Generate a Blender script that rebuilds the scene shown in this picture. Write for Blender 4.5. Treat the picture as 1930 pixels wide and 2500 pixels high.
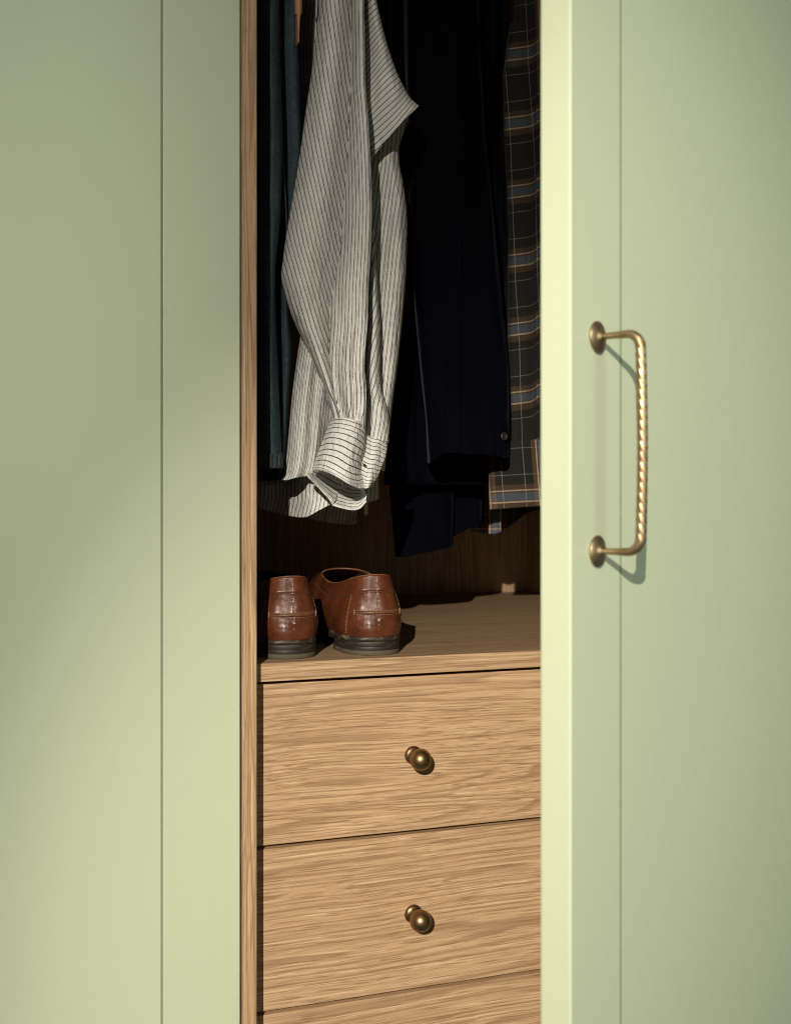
import bpy, bmesh, math, random
import numpy as np
from mathutils import Vector, Matrix, noise
random.seed(7)
for o in list(bpy.data.objects): bpy.data.objects.remove(o)
S = bpy.context.scene
COL = S.collection
# ------------------------------------------------------------------ camera
# wardrobe frame: X along the front, Y into the wardrobe, Z up; X=0 inner face of
# the side panel, Y=0 its front edge, Z=0 top of the shelf.
FPX = 2700.0                       # focal length in photo pixels (1930 x 2500)
HY = 1231.0                        # eye level row
YAW = math.atan(FPX / 7729.0)
CX, CY, CZ = -0.2382, -1.1085, 0.1655
cd = bpy.data.cameras.new('camera'); cam = bpy.data.objects.new('camera', cd); COL.objects.link(cam)
cam.location = (CX, CY, CZ); cam.rotation_euler = (math.pi / 2, 0, -YAW)
cd.sensor_fit = 'VERTICAL'; cd.sensor_height = 36.0; cd.lens = FPX / 2500 * 36
cd.shift_y = -(1250 - HY) / 2500
cd.clip_start = 0.02; cd.clip_end = 60
cd.dof.use_dof = True; cd.dof.focus_distance = 1.22; cd.dof.aperture_fstop = 7.0
S.camera = cam
S.render.resolution_x = 790; S.render.resolution_y = 1024
# ------------------------------------------------------------------ light
w = bpy.data.worlds.new('World'); S.world = w; w.use_nodes = True
bg = w.node_tree.nodes['Background']; bg.inputs[0].default_value = (0.94, 1.0, 0.90, 1); bg.inputs[1].default_value = 0.088
KPOS = Vector((-1.14, -2.56, 1.03)); TGT = Vector((0.33, 0.0, -0.10))
LDIR = (TGT - KPOS).normalized()
def lamp(name, kind, loc, energy, color, **kw):
    l = bpy.data.lights.new(name, kind); l.energy = energy; l.color = color
    for k, v in kw.items(): setattr(l, k, v)
    o = bpy.data.objects.new(name, l); COL.objects.link(o); o.location = loc
    return o
KROT = (LDIR.to_track_quat('-Z', 'Y').to_matrix() @ Matrix.Rotation(math.radians(58), 3, 'Z')).to_euler()
KCOL = (1.0, 0.915, 0.78)
key = lamp('key_lamp', 'SPOT', KPOS, 435, KCOL, spot_size=math.radians(19.0), spot_blend=1.0, shadow_soft_size=0.014)
key.rotation_euler = KROT; key.scale = (2.0, 1.0, 1.0)
spill = lamp('key_lamp_spill', 'SPOT', KPOS, 158, KCOL, spot_size=math.radians(50), spot_blend=1.0, shadow_soft_size=0.014)
spill.rotation_euler = KROT
fill = lamp('fill_softbox', 'AREA', (1.25, -2.9, 0.75), 31, (0.90, 1.0, 0.90), shape='SQUARE', size=1.3)
fill.rotation_euler = (Vector((0.15, 0.0, 0.05)) - Vector((1.25, -2.9, 0.75))).to_track_quat('-Z', 'Y').to_euler()
S.view_settings.view_transform = 'Standard'; S.view_settings.look = 'None'
S.view_settings.exposure = 0.0; S.view_settings.gamma = 1.0; S.view_settings.use_curve_mapping = False
S.cycles.filter_width = 1.1; S.cycles.max_bounces = 6; S.cycles.use_denoising = True
try: S.cycles.denoiser = 'OPENIMAGEDENOISE'
except Exception: pass

# ------------------------------------------------------------------ helpers
SA, CA = math.sin(YAW), math.cos(YAW)
def W(x, y, Y):
    """photo pixel + distance into the wardrobe -> world point (arrays ok)"""
    x = np.asarray(x, float); y = np.asarray(y, float); Y = np.asarray(Y, float)
    t = (x - 965.0) / FPX
    dx = SA + t * CA; dy = CA - t * SA
    k = (Y - CY) / dy
    return np.stack([CX + k * dx, Y, CZ + k * (HY - y) / FPX], -1)

ORG = {}
def empty(name, loc, label=None, cat=None, group=None):
    o = bpy.data.objects.new(name, None); COL.objects.link(o); o.location = loc; o.empty_display_size = 0.02
    ORG[o] = Vector(loc)
    if label: o['label'] = label
    if cat: o['category'] = cat
    if group: o['group'] = group
    return o
def mesh(name, verts, faces, mat, parent=None, uv=None, smooth=True, label=None, kind=None):
    """verts in world space; uv per vertex"""
    org = ORG.get(parent, Vector((0, 0, 0))) if parent else Vector((0, 0, 0))
    V = np.asarray(verts, float) - np.array(org)
    me = bpy.data.meshes.new(name); me.from_pydata(V.tolist(), [], [list(map(int, f)) for f in faces]); me.update()
    if uv is not None:
        L = me.uv_layers.new(name='UVMap'); idx = np.zeros(len(me.loops), np.int32); me.loops.foreach_get('vertex_index', idx)
        L.data.foreach_set('uv', np.asarray(uv, np.float32)[idx].ravel())
    me.polygons.foreach_set('use_smooth', [smooth] * len(me.polygons))
    me.materials.append(mat)
    o = bpy.data.objects.new(name, me); COL.objects.link(o)
    if parent: o.parent = parent
    ORG[o] = org
    if label: o['label'] = label
    if kind: o['kind'] = kind
    return o
def box(name, lo, hi, mat, parent=None, bevel=0.0008, xf=None, label=None, seg=2):
    bm = bmesh.new(); bmesh.ops.create_cube(bm, size=1)
    lo = Vector(lo); hi = Vector(hi)
    for v in bm.verts: v.co = Vector([lo[i] + (v.co[i] + 0.5) * (hi[i] - lo[i]) for i in range(3)])
    if bevel: bmesh.ops.bevel(bm, geom=bm.edges[:], offset=bevel, segments=seg, affect='EDGES', profile=0.5)
    if xf: bm.transform(xf)
    bm.verts.ensure_lookup_table(); bm.faces.ensure_lookup_table()
    vs = [v.co.copy() for v in bm.verts]; fs = [[v.index for v in f.verts] for f in bm.faces]
    bm.free()
    o = mesh(name, vs, fs, mat, parent, label=label, smooth=False)
    return o
def solid(o, th, off=0.0):
    m = o.modifiers.new('cloth_thickness', 'SOLIDIFY'); m.thickness = th; m.offset = off
    return o
def catmull(a, n):
    """resample along axis 0 to n points"""
    a = np.asarray(a, float); m = len(a)
    if m == 2:
        t = np.linspace(0, 1, n).reshape((-1,) + (1,) * (a.ndim - 1)); return a[0] * (1 - t) + a[1] * t
    p = np.concatenate([[2 * a[0] - a[1]], a, [2 * a[-1] - a[-2]]])
    t = np.linspace(0, m - 1, n); i = np.minimum(t.astype(int), m - 2); f = (t - i).reshape((-1,) + (1,) * (a.ndim - 1))
    p0, p1, p2, p3 = p[i], p[i + 1], p[i + 2], p[i + 3]
    return 0.5 * (2 * p1 + (p2 - p0) * f + (2 * p0 - 5 * p1 + 4 * p2 - p3) * f ** 2 + (3 * p1 - p0 - 3 * p2 + p3) * f ** 3)
def interp(tab, y):
    tab = np.array(tab, float); return np.interp(y, tab[:, 0], tab[:, 1])
def grid_faces(nr, nc, base=0, wrap=False):
    f = []
    for r in range(nr - 1):
        for c in range(nc - 1 + (1 if wrap else 0)):
            d = (c + 1) % nc
            f.append((base + r * nc + c, base + r * nc + d, base + (r + 1) * nc + d, base + (r + 1) * nc + c))
    return f
class Cloth:
    """collects sheets traced as control nets of (photo x, photo y, depth) into one mesh"""
    def __init__(s, dY=0.0): s.v = []; s.f = []; s.uv = []; s.n = 0; s.dY = dY
    def sheet(s, net, nr, nc, uvf, wr=0.0, wf=(60, 14), seed=0.0, back=0.0, disp=None):
        net = np.array(net, float)                      # R x C x 3
        g = catmull(net, nr); g = catmull(g.transpose(1, 0, 2), nc).transpose(1, 0, 2)
        x, y, Y = g[..., 0], g[..., 1], g[..., 2] + s.dY
        tt, ss = np.meshgrid(np.linspace(0, 1, nr), np.linspace(0, 1, nc), indexing='ij')
        u, v = uvf(x, y, ss, tt)
        if wr:
            P = W(x, y, Y); d = np.zeros_like(Y)
            for i in range(nr):
                for j in range(nc):
                    p = P[i, j]
                    q = Vector((p[0] * wf[0] + seed, seed * 1.7, p[2] * wf[1]))
                    d[i, j] = noise.noise(q) + 0.5 * noise.noise(q * 2.3) + 0.30 * noise.noise(Vector((q.x * 4.1 + q.z * 1.6, q.y + 3.3, q.z * 5.2)))
            Y = Y + wr * d
        if disp is not None: Y = Y + disp(x, y, ss, tt)
        P = W(x, y, Y)
        if back:
            nb = 8; k = np.linspace(0, 1, nb + 2)[1:-1]
            a = P[:, -1][:, None, :]; b = P[:, 0][:, None, :]
            B = a * (1 - k)[None, :, None] + b * k[None, :, None]
            B[..., 1] += back * np.sin(k * math.pi)[None, :] ** 0.6
            P = np.concatenate([P, B], 1)
            ub = u[:, -1][:, None] * (1 - k) + u[:, 0][:, None] * k; vb = v[:, -1][:, None] * (1 - k) + v[:, 0][:, None] * k
            u = np.concatenate([u, ub], 1); v = np.concatenate([v, vb], 1)
        R, C = P.shape[:2]
        s.v.append(P.reshape(-1, 3)); s.uv.append(np.stack([u, v], -1).reshape(-1, 2))
        s.f += grid_faces(R, C, s.n, wrap=bool(back)); s.n += R * C
        return P
    def build(s, name, mat, parent, th=0.0012, label=None):
        o = mesh(name, np.concatenate(s.v), s.f, mat, parent, uv=np.concatenate(s.uv), label=label)
        return solid(o, th)
def tube(path, rad, n=10, closed_ends=True):
    """simple swept tube -> verts, faces"""
    path = np.asarray(path, float); m = len(path); rad = np.broadcast_to(np.asarray(rad, float), (m,))
    T = np.gradient(path, axis=0); T /= np.linalg.norm(T, axis=1)[:, None] + 1e-12
    up = np.array([0.13, 0.31, 0.94]); vs = []
    N = np.cross(T[0], up); N /= np.linalg.norm(N)
    for i in range(m):
        N = N - T[i] * (N @ T[i]); N /= np.linalg.norm(N); B = np.cross(T[i], N)
        for k in range(n):
            a = 2 * math.pi * k / n; vs.append(path[i] + rad[i] * (math.cos(a) * N + math.sin(a) * B))
    fs = grid_faces(m, n, 0, True)
    if closed_ends: fs += [tuple(range(n))[::-1], tuple((m - 1) * n + k for k in range(n))]
    return np.array(vs), fs
class Bag:
    def __init__(s): s.v = []; s.f = []; s.n = 0
    def add(s, v, f):
        s.v.append(np.asarray(v, float)); s.f += [tuple(i + s.n for i in q) for q in f]; s.n += len(v)
    def build(s, name, mat, parent, smooth=True, **kw): return mesh(name, np.concatenate(s.v), s.f, mat, parent, smooth=smooth, **kw)
def lathe(prof, axis_o, axis_d, n=32):
    """prof: list of (radius, distance along axis)"""
    d = Vector(axis_d).normalized(); a = d.orthogonal().normalized(); b = d.cross(a); o = Vector(axis_o); vs = []
    for r, h in prof:
        for k in range(n):
            t = 2 * math.pi * k / n; vs.append(tuple(o + d * h + (a * math.cos(t) + b * math.sin(t)) * max(r, 1e-5)))
    return np.array(vs), grid_faces(len(prof), n, 0, True)

# ------------------------------------------------------------------ materials
def mat(name):
    m = bpy.data.materials.new(name); m.use_nodes = True; nt = m.node_tree
    return m, nt, nt.nodes['Principled BSDF']
class N:
    def __init__(s, nt): s.nt = nt
    def __call__(s, t, **kw):
        n = s.nt.nodes.new('ShaderNode' + t)
        for k, v in kw.items():
            if k.startswith('i_'):
                key = k[2:]; key = int(key) if key.isdigit() else key
                if isinstance(v, bpy.types.NodeSocket): s.nt.links.new(v, n.inputs[key])
                else: n.inputs[key].default_value = v
            else: setattr(n, k, v)
        return n
    def math(s, op, a, b=0.0, c=None):
        n = s('Math', operation=op)
        for i, q in enumerate((a, b) if c is None else (a, b, c)):
            if isinstance(q, bpy.types.NodeSocket): s.nt.links.new(q, n.inputs[i])
            else: n.inputs[i].default_value = q
        return n.outputs[0]
    def mix(s, f, a, b, blend='MIX'):
        n = s('Mix', data_type='RGBA', blend_type=blend)
        for sock, q in ((n.inputs[0], f), (n.inputs[6], a), (n.inputs[7], b)):
            if isinstance(q, bpy.types.NodeSocket): s.nt.links.new(q, sock)
            else: sock.default_value = q if not isinstance(q, tuple) else (*q, 1)[:4]
        return n.outputs[2]
    def ramp(s, f, stops, interp='LINEAR'):
        n = s('ValToRGB'); cr = n.color_ramp; cr.interpolation = interp
        while len(cr.elements) < len(stops): cr.elements.new(0.5)
        for e, (p, c) in zip(cr.elements, stops): e.position = p; e.color = (*c, 1) if isinstance(c, tuple) else (c, c, c, 1)
        s.nt.links.new(f, n.inputs[0]); return n.outputs[0]
    def noise(s, vec, scale, detail=3, rough=0.55, dist=0.0):
        n = s('TexNoise', i_Scale=scale, i_Detail=detail, i_Roughness=rough, i_Distortion=dist); s.nt.links.new(vec, n.inputs['Vector']); return n.outputs[0]
    def mapping(s, vec, scale=(1, 1, 1), loc=(0, 0, 0)):
        n = s('Mapping'); n.inputs['Scale'].default_value = scale; n.inputs['Location'].default_value = loc; s.nt.links.new(vec, n.inputs[0]); return n.outputs[0]
    def bump(s, h, strength, dist, bsdf):
        n = s('Bump'); n.inputs['Strength'].default_value = strength; n.inputs['Distance'].default_value = dist
        s.nt.links.new(h, n.inputs['Height']); s.nt.links.new(n.outputs[0], bsdf.inputs['Normal']); return n

def paint(name, col):
    m, nt, b = mat(name); n = N(nt); tc = n('TexCoord').outputs['Object']
    v = n.noise(tc, 3.0, 2); v2 = n.noise(tc, 90, 3)
    c = n.mix(v, tuple(c * 0.97 for c in col), tuple(c * 1.02 for c in col))
    nt.links.new(c, b.inputs['Base Color'])
    nt.links.new(n.ramp(v2, [(0.3, 0.36), (0.7, 0.46)]), b.inputs['Roughness'])
    n.bump(n.math('ADD', n.noise(tc, 420, 2), n.math('MULTIPLY', n.noise(tc, 60, 2), 0.8)), 0.10, 0.0006, b)
    return m
def oak(name, axis, seed=0.0, dark=1.0, warp=1.0):
    """axis 0/2 = grain direction"""
    m, nt, b = mat(name); n = N(nt); tc = n('TexCoord').outputs['Object']
    def sc(al, ac): return tuple(al if i == axis else ac for i in range(3))
    off = tuple(seed * (1.3 + i) for i in range(3))
    # wavy grain: shift the across-grain coordinate by slow noise
    wn = n('TexNoise', i_Scale=1.0, i_Detail=1.5, i_Roughness=0.4); nt.links.new(n.mapping(tc, sc(2.6, 5.0), off), wn.inputs['Vector'])
    sub = n('VectorMath', operation='SUBTRACT'); nt.links.new(wn.outputs[1], sub.inputs[0]); sub.inputs[1].default_value = (0.5, 0.5, 0.5)
    scl = n('VectorMath', operation='MULTIPLY'); nt.links.new(sub.outputs[0], scl.inputs[0]); k = 0.022 * warp
    scl.inputs[1].default_value = tuple(0 if i == axis else k for i in range(3))
    add = n('VectorMath', operation='ADD'); nt.links.new(tc, add.inputs[0]); nt.links.new(scl.outputs[0], add.inputs[1]); p = add.outputs[0]
    wn2 = n('TexNoise', i_Scale=1.0, i_Detail=1.0); nt.links.new(n.mapping(p, sc(16, 60), off), wn2.inputs['Vector'])
    s2 = n('VectorMath', operation='SUBTRACT'); nt.links.new(wn2.outputs[1], s2.inputs[0]); s2.inputs[1].default_value = (0.5, 0.5, 0.5)
    m2 = n('VectorMath', operation='MULTIPLY'); nt.links.new(s2.outputs[0], m2.inputs[0]); m2.inputs[1].default_value = tuple(0 if i == axis else 0.0016 for i in range(3))
    a2 = n('VectorMath', operation='ADD'); nt.links.new(p, a2.inputs[0]); nt.links.new(m2.outputs[0], a2.inputs[1]); p = a2.outputs[0]
    broad = n.noise(n.mapping(p, sc(0.8, 26), off), 1.0, 3)
    rn = n.noise(n.mapping(p, sc(0.28, 17), off), 1.0, 1.6, 0.45)
    ring = n.math('FRACT', n.math('MULTIPLY', rn, 30.0))
    streak = n.noise(n.mapping(p, sc(1.2, 480), off), 1.0, 3, 0.6)
    pore = n.noise(n.mapping(p, sc(14, 820), off), 1.0, 3, 0.6)
    fleck = n.noise(n.mapping(p, sc(3.0, 430), (off[1], off[2], off[0])), 1.0, 3, 0.6)
    fine = n.noise(n.mapping(p, sc(60, 1500), off), 1.0, 2, 0.5)
    d = dark
    c = n.ramp(streak, [(0.32, (0.405 * d, 0.253 * d, 0.143 * d)), (0.5, (0.50 * d, 0.328 * d, 0.190 * d)), (0.68, (0.585 * d, 0.398 * d, 0.236 * d))])
    c = n.mix(n.ramp(broad, [(0.35, 0.0), (0.7, 0.5)]), c, (0.43 * d, 0.275 * d, 0.156 * d))
    c = n.mix(n.ramp(fleck, [(0.55, 0.0), (0.70, 0.75)]), c, (0.72 * d, 0.535 * d, 0.338 * d))
    c = n.mix(n.ramp(ring, [(0.0, 0.66), (0.14, 0.5), (0.36, 0.0), (0.92, 0.0), (1.0, 0.66)]), c, (0.245 * d, 0.140 * d, 0.072 * d))
    c = n.mix(n.ramp(pore, [(0.37, 0.75), (0.47, 0.0)]), c, (0.215 * d, 0.120 * d, 0.056 * d))
    c = n.mix(n.ramp(fine, [(0.35, 0.2), (0.6, 0.0)]), c, (0.2 * d, 0.112 * d, 0.05 * d))
    nt.links.new(c, b.inputs['Base Color']); b.inputs['Roughness'].default_value = 0.55
    b.inputs['Specular IOR Level'].default_value = 0.35
    h = n.math('MULTIPLY', n.ramp(pore, [(0.36, 0.0), (0.48, 1.0)]), 1.0)
    n.bump(n.math('ADD', h, n.math('MULTIPLY', fine, 0.4)), 0.12, 0.0005, b)
    return m
def brass(name, base, dark, rough=0.3):
    m, nt, b = mat(name); n = N(nt); tc = n('TexCoord').outputs['Object']
    v = n.noise(tc, 120, 5, 0.6); v2 = n.noise(tc, 900, 3)
    nt.links.new(n.mix(n.ramp(v, [(0.35, 0.0), (0.7, 1.0)]), dark, base), b.inputs['Base Color'])
    b.inputs['Metallic'].default_value = 1.0
    nt.links.new(n.ramp(v, [(0.3, rough + 0.12), (0.7, rough)]), b.inputs['Roughness'])
    n.bump(v2, 0.08, 0.0003, b)
    return m
def stripe_cloth(name):
    m, nt, b = mat(name); n = N(nt); t = n('TexCoord'); uv = t.outputs['UV']; ob = t.outputs['Object']
    sx = n('SeparateXYZ', i_0=uv)
    wob = n.math('MULTIPLY', n.math('SUBTRACT', n.noise(ob, 160, 3), 0.5), 0.16)
    u = n.math('ADD', sx.outputs[0], wob)
    fr = n.math('FRACT', u)
    d = n.math('ABSOLUTE', n.math('SUBTRACT', fr, 0.5))
    thick = n.math('ADD', 0.108, n.math('MULTIPLY', n.math('SUBTRACT', n.noise(ob, 900, 2), 0.5), 0.07))
    line = n.ramp(n.math('DIVIDE', d, thick), [(0.0, 1.0), (0.62, 0.95), (1.0, 0.0)])
    slub = n.noise(n.mapping(ob, (1500, 1500, 90)), 1.0, 2); slub2 = n.noise(n.mapping(ob, (60, 60, 1700)), 1.0, 2)
    tone = n.noise(ob, 55, 3)
    base = n.mix(n.ramp(tone, [(0.3, 0.0), (0.7, 1.0)]), (0.73, 0.725, 0.70), (0.82, 0.815, 0.795))
    base = n.mix(n.ramp(n.math('MULTIPLY', slub, slub2), [(0.12, 0.35), (0.35, 0.0)]), base, (0.42, 0.385, 0.33))
    c = n.mix(n.math('MULTIPLY', line, 0.96), base, (0.014, 0.014, 0.018))
    nt.links.new(c, b.inputs['Base Color']); b.inputs['Roughness'].default_value = 0.9
    b.inputs['Specular IOR Level'].default_value = 0.15
    b.inputs['Sheen Weight'].default_value = 0.05
    crum = n.noise(n.mapping(ob, (150, 150, 55)), 1.0, 4, 0.6, 0.6)
    n.bump(n.math('ADD', n.math('MULTIPLY', crum, 6.0), n.math('MULTIPLY', n.math('ADD', slub, slub2), 0.4)), 0.7, 0.0010, b)
    return m
def denim(name, col, worn):
    m, nt, b = mat(name); n = N(nt); t = n('TexCoord'); ob = t.outputs['Object']
    sx = n('SeparateXYZ', i_0=ob)
    tw = n.math('SINE', n.math('MULTIPLY', n.math('ADD', sx.outputs[0], n.math('MULTIPLY', sx.outputs[2], 0.62)), 4200))
    v = n.noise(ob, 22, 4, 0.6); v2 = n.noise(n.mapping(ob, (900, 900, 240)), 1.0, 3)
    c = n.mix(n.ramp(v, [(0.42, 0.0), (0.72, 0.8)]), col, worn)
    c = n.mix(n.ramp(n.math('ADD', n.math('MULTIPLY', tw, 0.18), v2), [(0.45, 0.0), (0.8, 0.75)]), c, tuple(q * 2.3 for q in worn))
    nt.links.new(c, b.inputs['Base Color']); b.inputs['Roughness'].default_value = 0.85
    b.inputs['Specular IOR Level'].default_value = 0.2
    n.bump(n.math('ADD', n.math('MULTIPLY', tw, 0.2), v2), 0.5, 0.0008, b)
    return m
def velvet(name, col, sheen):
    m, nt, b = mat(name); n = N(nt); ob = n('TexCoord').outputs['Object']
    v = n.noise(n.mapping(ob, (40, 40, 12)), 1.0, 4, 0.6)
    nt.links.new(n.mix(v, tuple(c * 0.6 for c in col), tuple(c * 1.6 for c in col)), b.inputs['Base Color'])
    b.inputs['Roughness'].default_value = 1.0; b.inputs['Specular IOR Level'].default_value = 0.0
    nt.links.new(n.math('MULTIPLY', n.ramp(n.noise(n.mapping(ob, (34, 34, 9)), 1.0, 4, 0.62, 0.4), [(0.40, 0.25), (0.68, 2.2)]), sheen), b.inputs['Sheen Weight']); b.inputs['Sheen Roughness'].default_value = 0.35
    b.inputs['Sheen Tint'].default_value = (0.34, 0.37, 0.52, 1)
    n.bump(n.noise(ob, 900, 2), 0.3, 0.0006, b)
    return m
def plaid(name):
    m, nt, b = mat(name); n = N(nt); t = n('TexCoord'); uv = t.outputs['UV']; ob = t.outputs['Object']
    sx = n('SeparateXYZ', i_0=uv); P = 168.0
    base = (0.017, 0.0165, 0.0145); brown = (0.105, 0.060, 0.036); tan = (0.56, 0.43, 0.30); blue = (0.105, 0.130, 0.170); white = (0.29, 0.275, 0.235)
    st = [(0.0, tan), (3.2 / P, brown), (7 / P, blue), (25 / P, brown), (27.5 / P, tan), (31.5 / P, brown), (46 / P, base),
          (65 / P, white), (66.3 / P, base), (130 / P, white), (131.3 / P, base), (155 / P, brown)]
    A = n.ramp(n.math('FRACT', sx.outputs[0]), st, 'CONSTANT'); B = n.ramp(n.math('FRACT', sx.outputs[1]), st, 'CONSTANT')
    # herringbone twill decides which thread is on top
    zig = n.math('ABSOLUTE', n.math('SUBTRACT', n.math('FRACT', n.math('MULTIPLY', sx.outputs[0], 8.0)), 0.5))
    tw = n.math('SINE', n.math('ADD', n.math('MULTIPLY', sx.outputs[1], 300.0), n.math('MULTIPLY', zig, 85.0)))
    f = n.ramp(n.math('ADD', n.math('MULTIPLY', tw, 0.5), 0.5), [(0.3, 0.30), (0.7, 0.72)])
    c = n.mix(f, A, B)
    c = n.mix(0.55, c, n.mix(1.0, n.mix(0.5, A, B), A, 'LIGHTEN'))
    c = n.mix(n.noise(ob, 260, 3), n.mix(0.35, c, (0.012, 0.012, 0.011)), c)
    nt.links.new(c, b.inputs['Base Color']); b.inputs['Roughness'].default_value = 0.95
    b.inputs['Specular IOR Level'].default_value = 0.1; b.inputs['Sheen Weight'].default_value = 0.03
    n.bump(n.math('ADD', n.math('MULTIPLY', tw, 0.3), n.noise(ob, 1400, 2)), 0.4, 0.0006, b)
    return m
def leather(name):
    m, nt, b = mat(name); n = N(nt); t = n('TexCoord'); uv = t.outputs['UV']; ob = t.outputs['Object']
    sx = n('SeparateXYZ', i_0=uv)
    gx = n.math('SINE', n.math('MULTIPLY', sx.outputs[0], 2 * math.pi / 0.0013)); gy = n.math('SINE', n.math('MULTIPLY', sx.outputs[1], 2 * math.pi / 0.0013))
    h = n.math('MAXIMUM', gx, gy)
    v = n.noise(ob, 38, 5, 0.6); sc = n.noise(n.mapping(ob, (260, 260, 120)), 1.0, 4, 0.7)
    c = n.ramp(v, [(0.3, (0.060, 0.015, 0.006)), (0.52, (0.115, 0.031, 0.012)), (0.75, (0.170, 0.053, 0.021))])
    c = n.mix(n.ramp(sc, [(0.60, 0.0), (0.76, 0.55)]), c, (0.30, 0.15, 0.075))
    c = n.mix(n.ramp(h, [(0.0, 0.35), (0.6, 0.0)]), c, (0.045, 0.012, 0.005))
    nt.links.new(c, b.inputs['Base Color'])
    nt.links.new(n.ramp(v, [(0.3, 0.24), (0.7, 0.34)]), b.inputs['Roughness'])
    b.inputs['Specular IOR Level'].default_value = 0.7
    n.bump(n.math('ADD', n.math('MULTIPLY', h, 0.5), n.math('ADD', n.math('MULTIPLY', sc, 0.9), n.math('MULTIPLY', n.noise(ob, 60, 3, 0.5), 0.9))), 0.32, 0.0007, b)
    return m
def worn(name, dark, light, lo=0.52, hi=0.66, rough=0.55, stretch=(60, 60, 240)):
    m, nt, b = mat(name); n = N(nt); ob = n('TexCoord').outputs['Object']
    v = n.noise(n.mapping(ob, stretch), 1.0, 5, 0.65)
    nt.links.new(n.mix(n.ramp(v, [(lo, 0.0), (hi, 1.0)]), dark, light), b.inputs['Base Color'])
    b.inputs['Roughness'].default_value = rough; n.bump(v, 0.3, 0.0006, b)
    return m
def plain(name, col, rough=0.6, metal=0.0):
    m, nt, b = mat(name); n = N(nt); ob = n('TexCoord').outputs['Object']
    v = n.noise(ob, 300, 3)
    nt.links.new(n.mix(v, tuple(c * 0.8 for c in col), tuple(c * 1.2 for c in col)), b.inputs['Base Color'])
    b.inputs['Roughness'].default_value = rough; b.inputs['Metallic'].default_value = metal
    return m

GREEN = paint('sage_paint', (0.462, 0.508, 0.358))
GROOVE_SHADE = plain('olive_groove_shade', (0.20, 0.225, 0.14), 0.9)  # shade of the panel groove, given as a dark colour
OAK_V = oak('oak_vertical', 2, 2.1, 0.95, 0.5); OAK_B = oak('oak_back', 2, 5.3, 0.85, 0.4)
OAK_S = oak('oak_shelf', 0, 8.2, 0.82, 0.5); OAK_SE = oak('oak_shelf_edge', 0, 3.2, 0.92, 0.4)
BRASS = brass('aged_brass', (0.47, 0.35, 0.21), (0.24, 0.165, 0.092), 0.40)
BRONZE = brass('antique_bronze', (0.33, 0.225, 0.115), (0.20, 0.125, 0.060), 0.34)
SHIRT = stripe_cloth('striped_linen')
DENIM = denim('dark_denim', (0.017, 0.031, 0.037), (0.042, 0.067, 0.077))
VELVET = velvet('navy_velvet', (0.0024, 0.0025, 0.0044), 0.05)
PLAID = plaid('plaid_flannel')
PEACH = plain('peach_cotton', (0.50, 0.27, 0.16), 0.9)
LEATHER = leather('brown_leather')

# ------------------------------------------------------------------ wardrobe carcass
DEP = 0.794
wr = empty('wardrobe', (0.335, 0.40, -0.60), 'sage green wardrobe with oak interior, drawers and one door standing open', 'wardrobe')
box('side_panel', (-0.018, 0.0, -0.60), (0.0, DEP, 1.02), OAK_V, wr, 0.0012)
box('side_panel', (0.690, 0.0, -0.60), (0.708, DEP, 1.02), OAK_V, wr, 0.0012)
box('back_panel', (-0.018, DEP + 0.0005, -0.60), (0.708, DEP + 0.009, 1.02), OAK_B, wr, 0)
box('top_panel', (-0.018, 0.0, 1.0205), (0.708, DEP, 1.038), OAK_S, wr, 0.001)
box('base_panel', (0.0005, 0.02, -0.60), (0.6895, DEP - 0.001, -0.582), OAK_S, wr, 0.001)
SH_T = 0.0190
shelf = box('shelf', (0.0005, 0.0225, -SH_T), (0.6895, DEP - 0.0005, 0.0), OAK_S, wr, 0.0006)
box('edge_banding', (0.0005, 0.0205, -SH_T), (0.6895, 0.0224, -0.00005), OAK_SE, shelf, 0.0005)
# drawers
DY = 0.0320
g1, g2 = float(W(629, 2071, DY)[2]), float(W(629, 2476.7, DY)[2])
zt = [(-SH_T - 0.0038, g1 + 0.0020), (g1 - 0.0020, g2 + 0.0020), (g2 - 0.0020, -0.578)]
seeds = (11.3, 23.9, 37.1)
for i, (z1, z0) in enumerate(zt):
    om = oak('oak_drawer_%d' % i, 0, seeds[i], 1.0, 1.0)
    dr = box('drawer', (0.002, DY, z0), (0.688, DY + 0.018, z1), om, wr, 0.0009,
             label=['top oak drawer front under the shelf', 'middle oak drawer front', 'lowest oak drawer front, cut by the frame'][i])
    box('drawer_box', (0.02, DY + 0.0185, z0 + 0.012), (0.67, 0.52, z1 - 0.012), OAK_S, dr, 0.0)
    if i < 2:
        kx, kz = float(W(1008, 1843, DY)[0]), float(W(1008, (1843, 2230)[i], DY)[2])
        ax = ((kx, DY, kz), (0, -1, 0))
        pr = [(0.0, 0.0001), (0.0098, 0.0001), (0.0102, 0.0008), (0.0101, 0.0018), (0.0096, 0.0022), (0.0094, 0.0030), (0.0080, 0.0038), (0.0062, 0.0052), (0.0050, 0.0072), (0.0047, 0.0098), (0.0048, 0.0125)]
        v, f = lathe(pr, *ax, n=48); mesh('knob_backplate', v, f, BRONZE, dr)
        R_, h_ = 0.01175, 0.0235
        pr = [(R_ * math.sin(a), h_ - R_ * math.cos(a)) for a in np.linspace(0.30, math.pi, 30)]
        v, f = lathe(pr, *ax, n=48); mesh('knob', v, f, BRONZE, dr)
        v, f = lathe([(0.0048, 0.0105), (0.0056, 0.0112), (0.0056, 0.0124), (0.0048, 0.0130)], *ax, n=40); mesh('knob_collar', v, f, BRONZE, dr)

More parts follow.
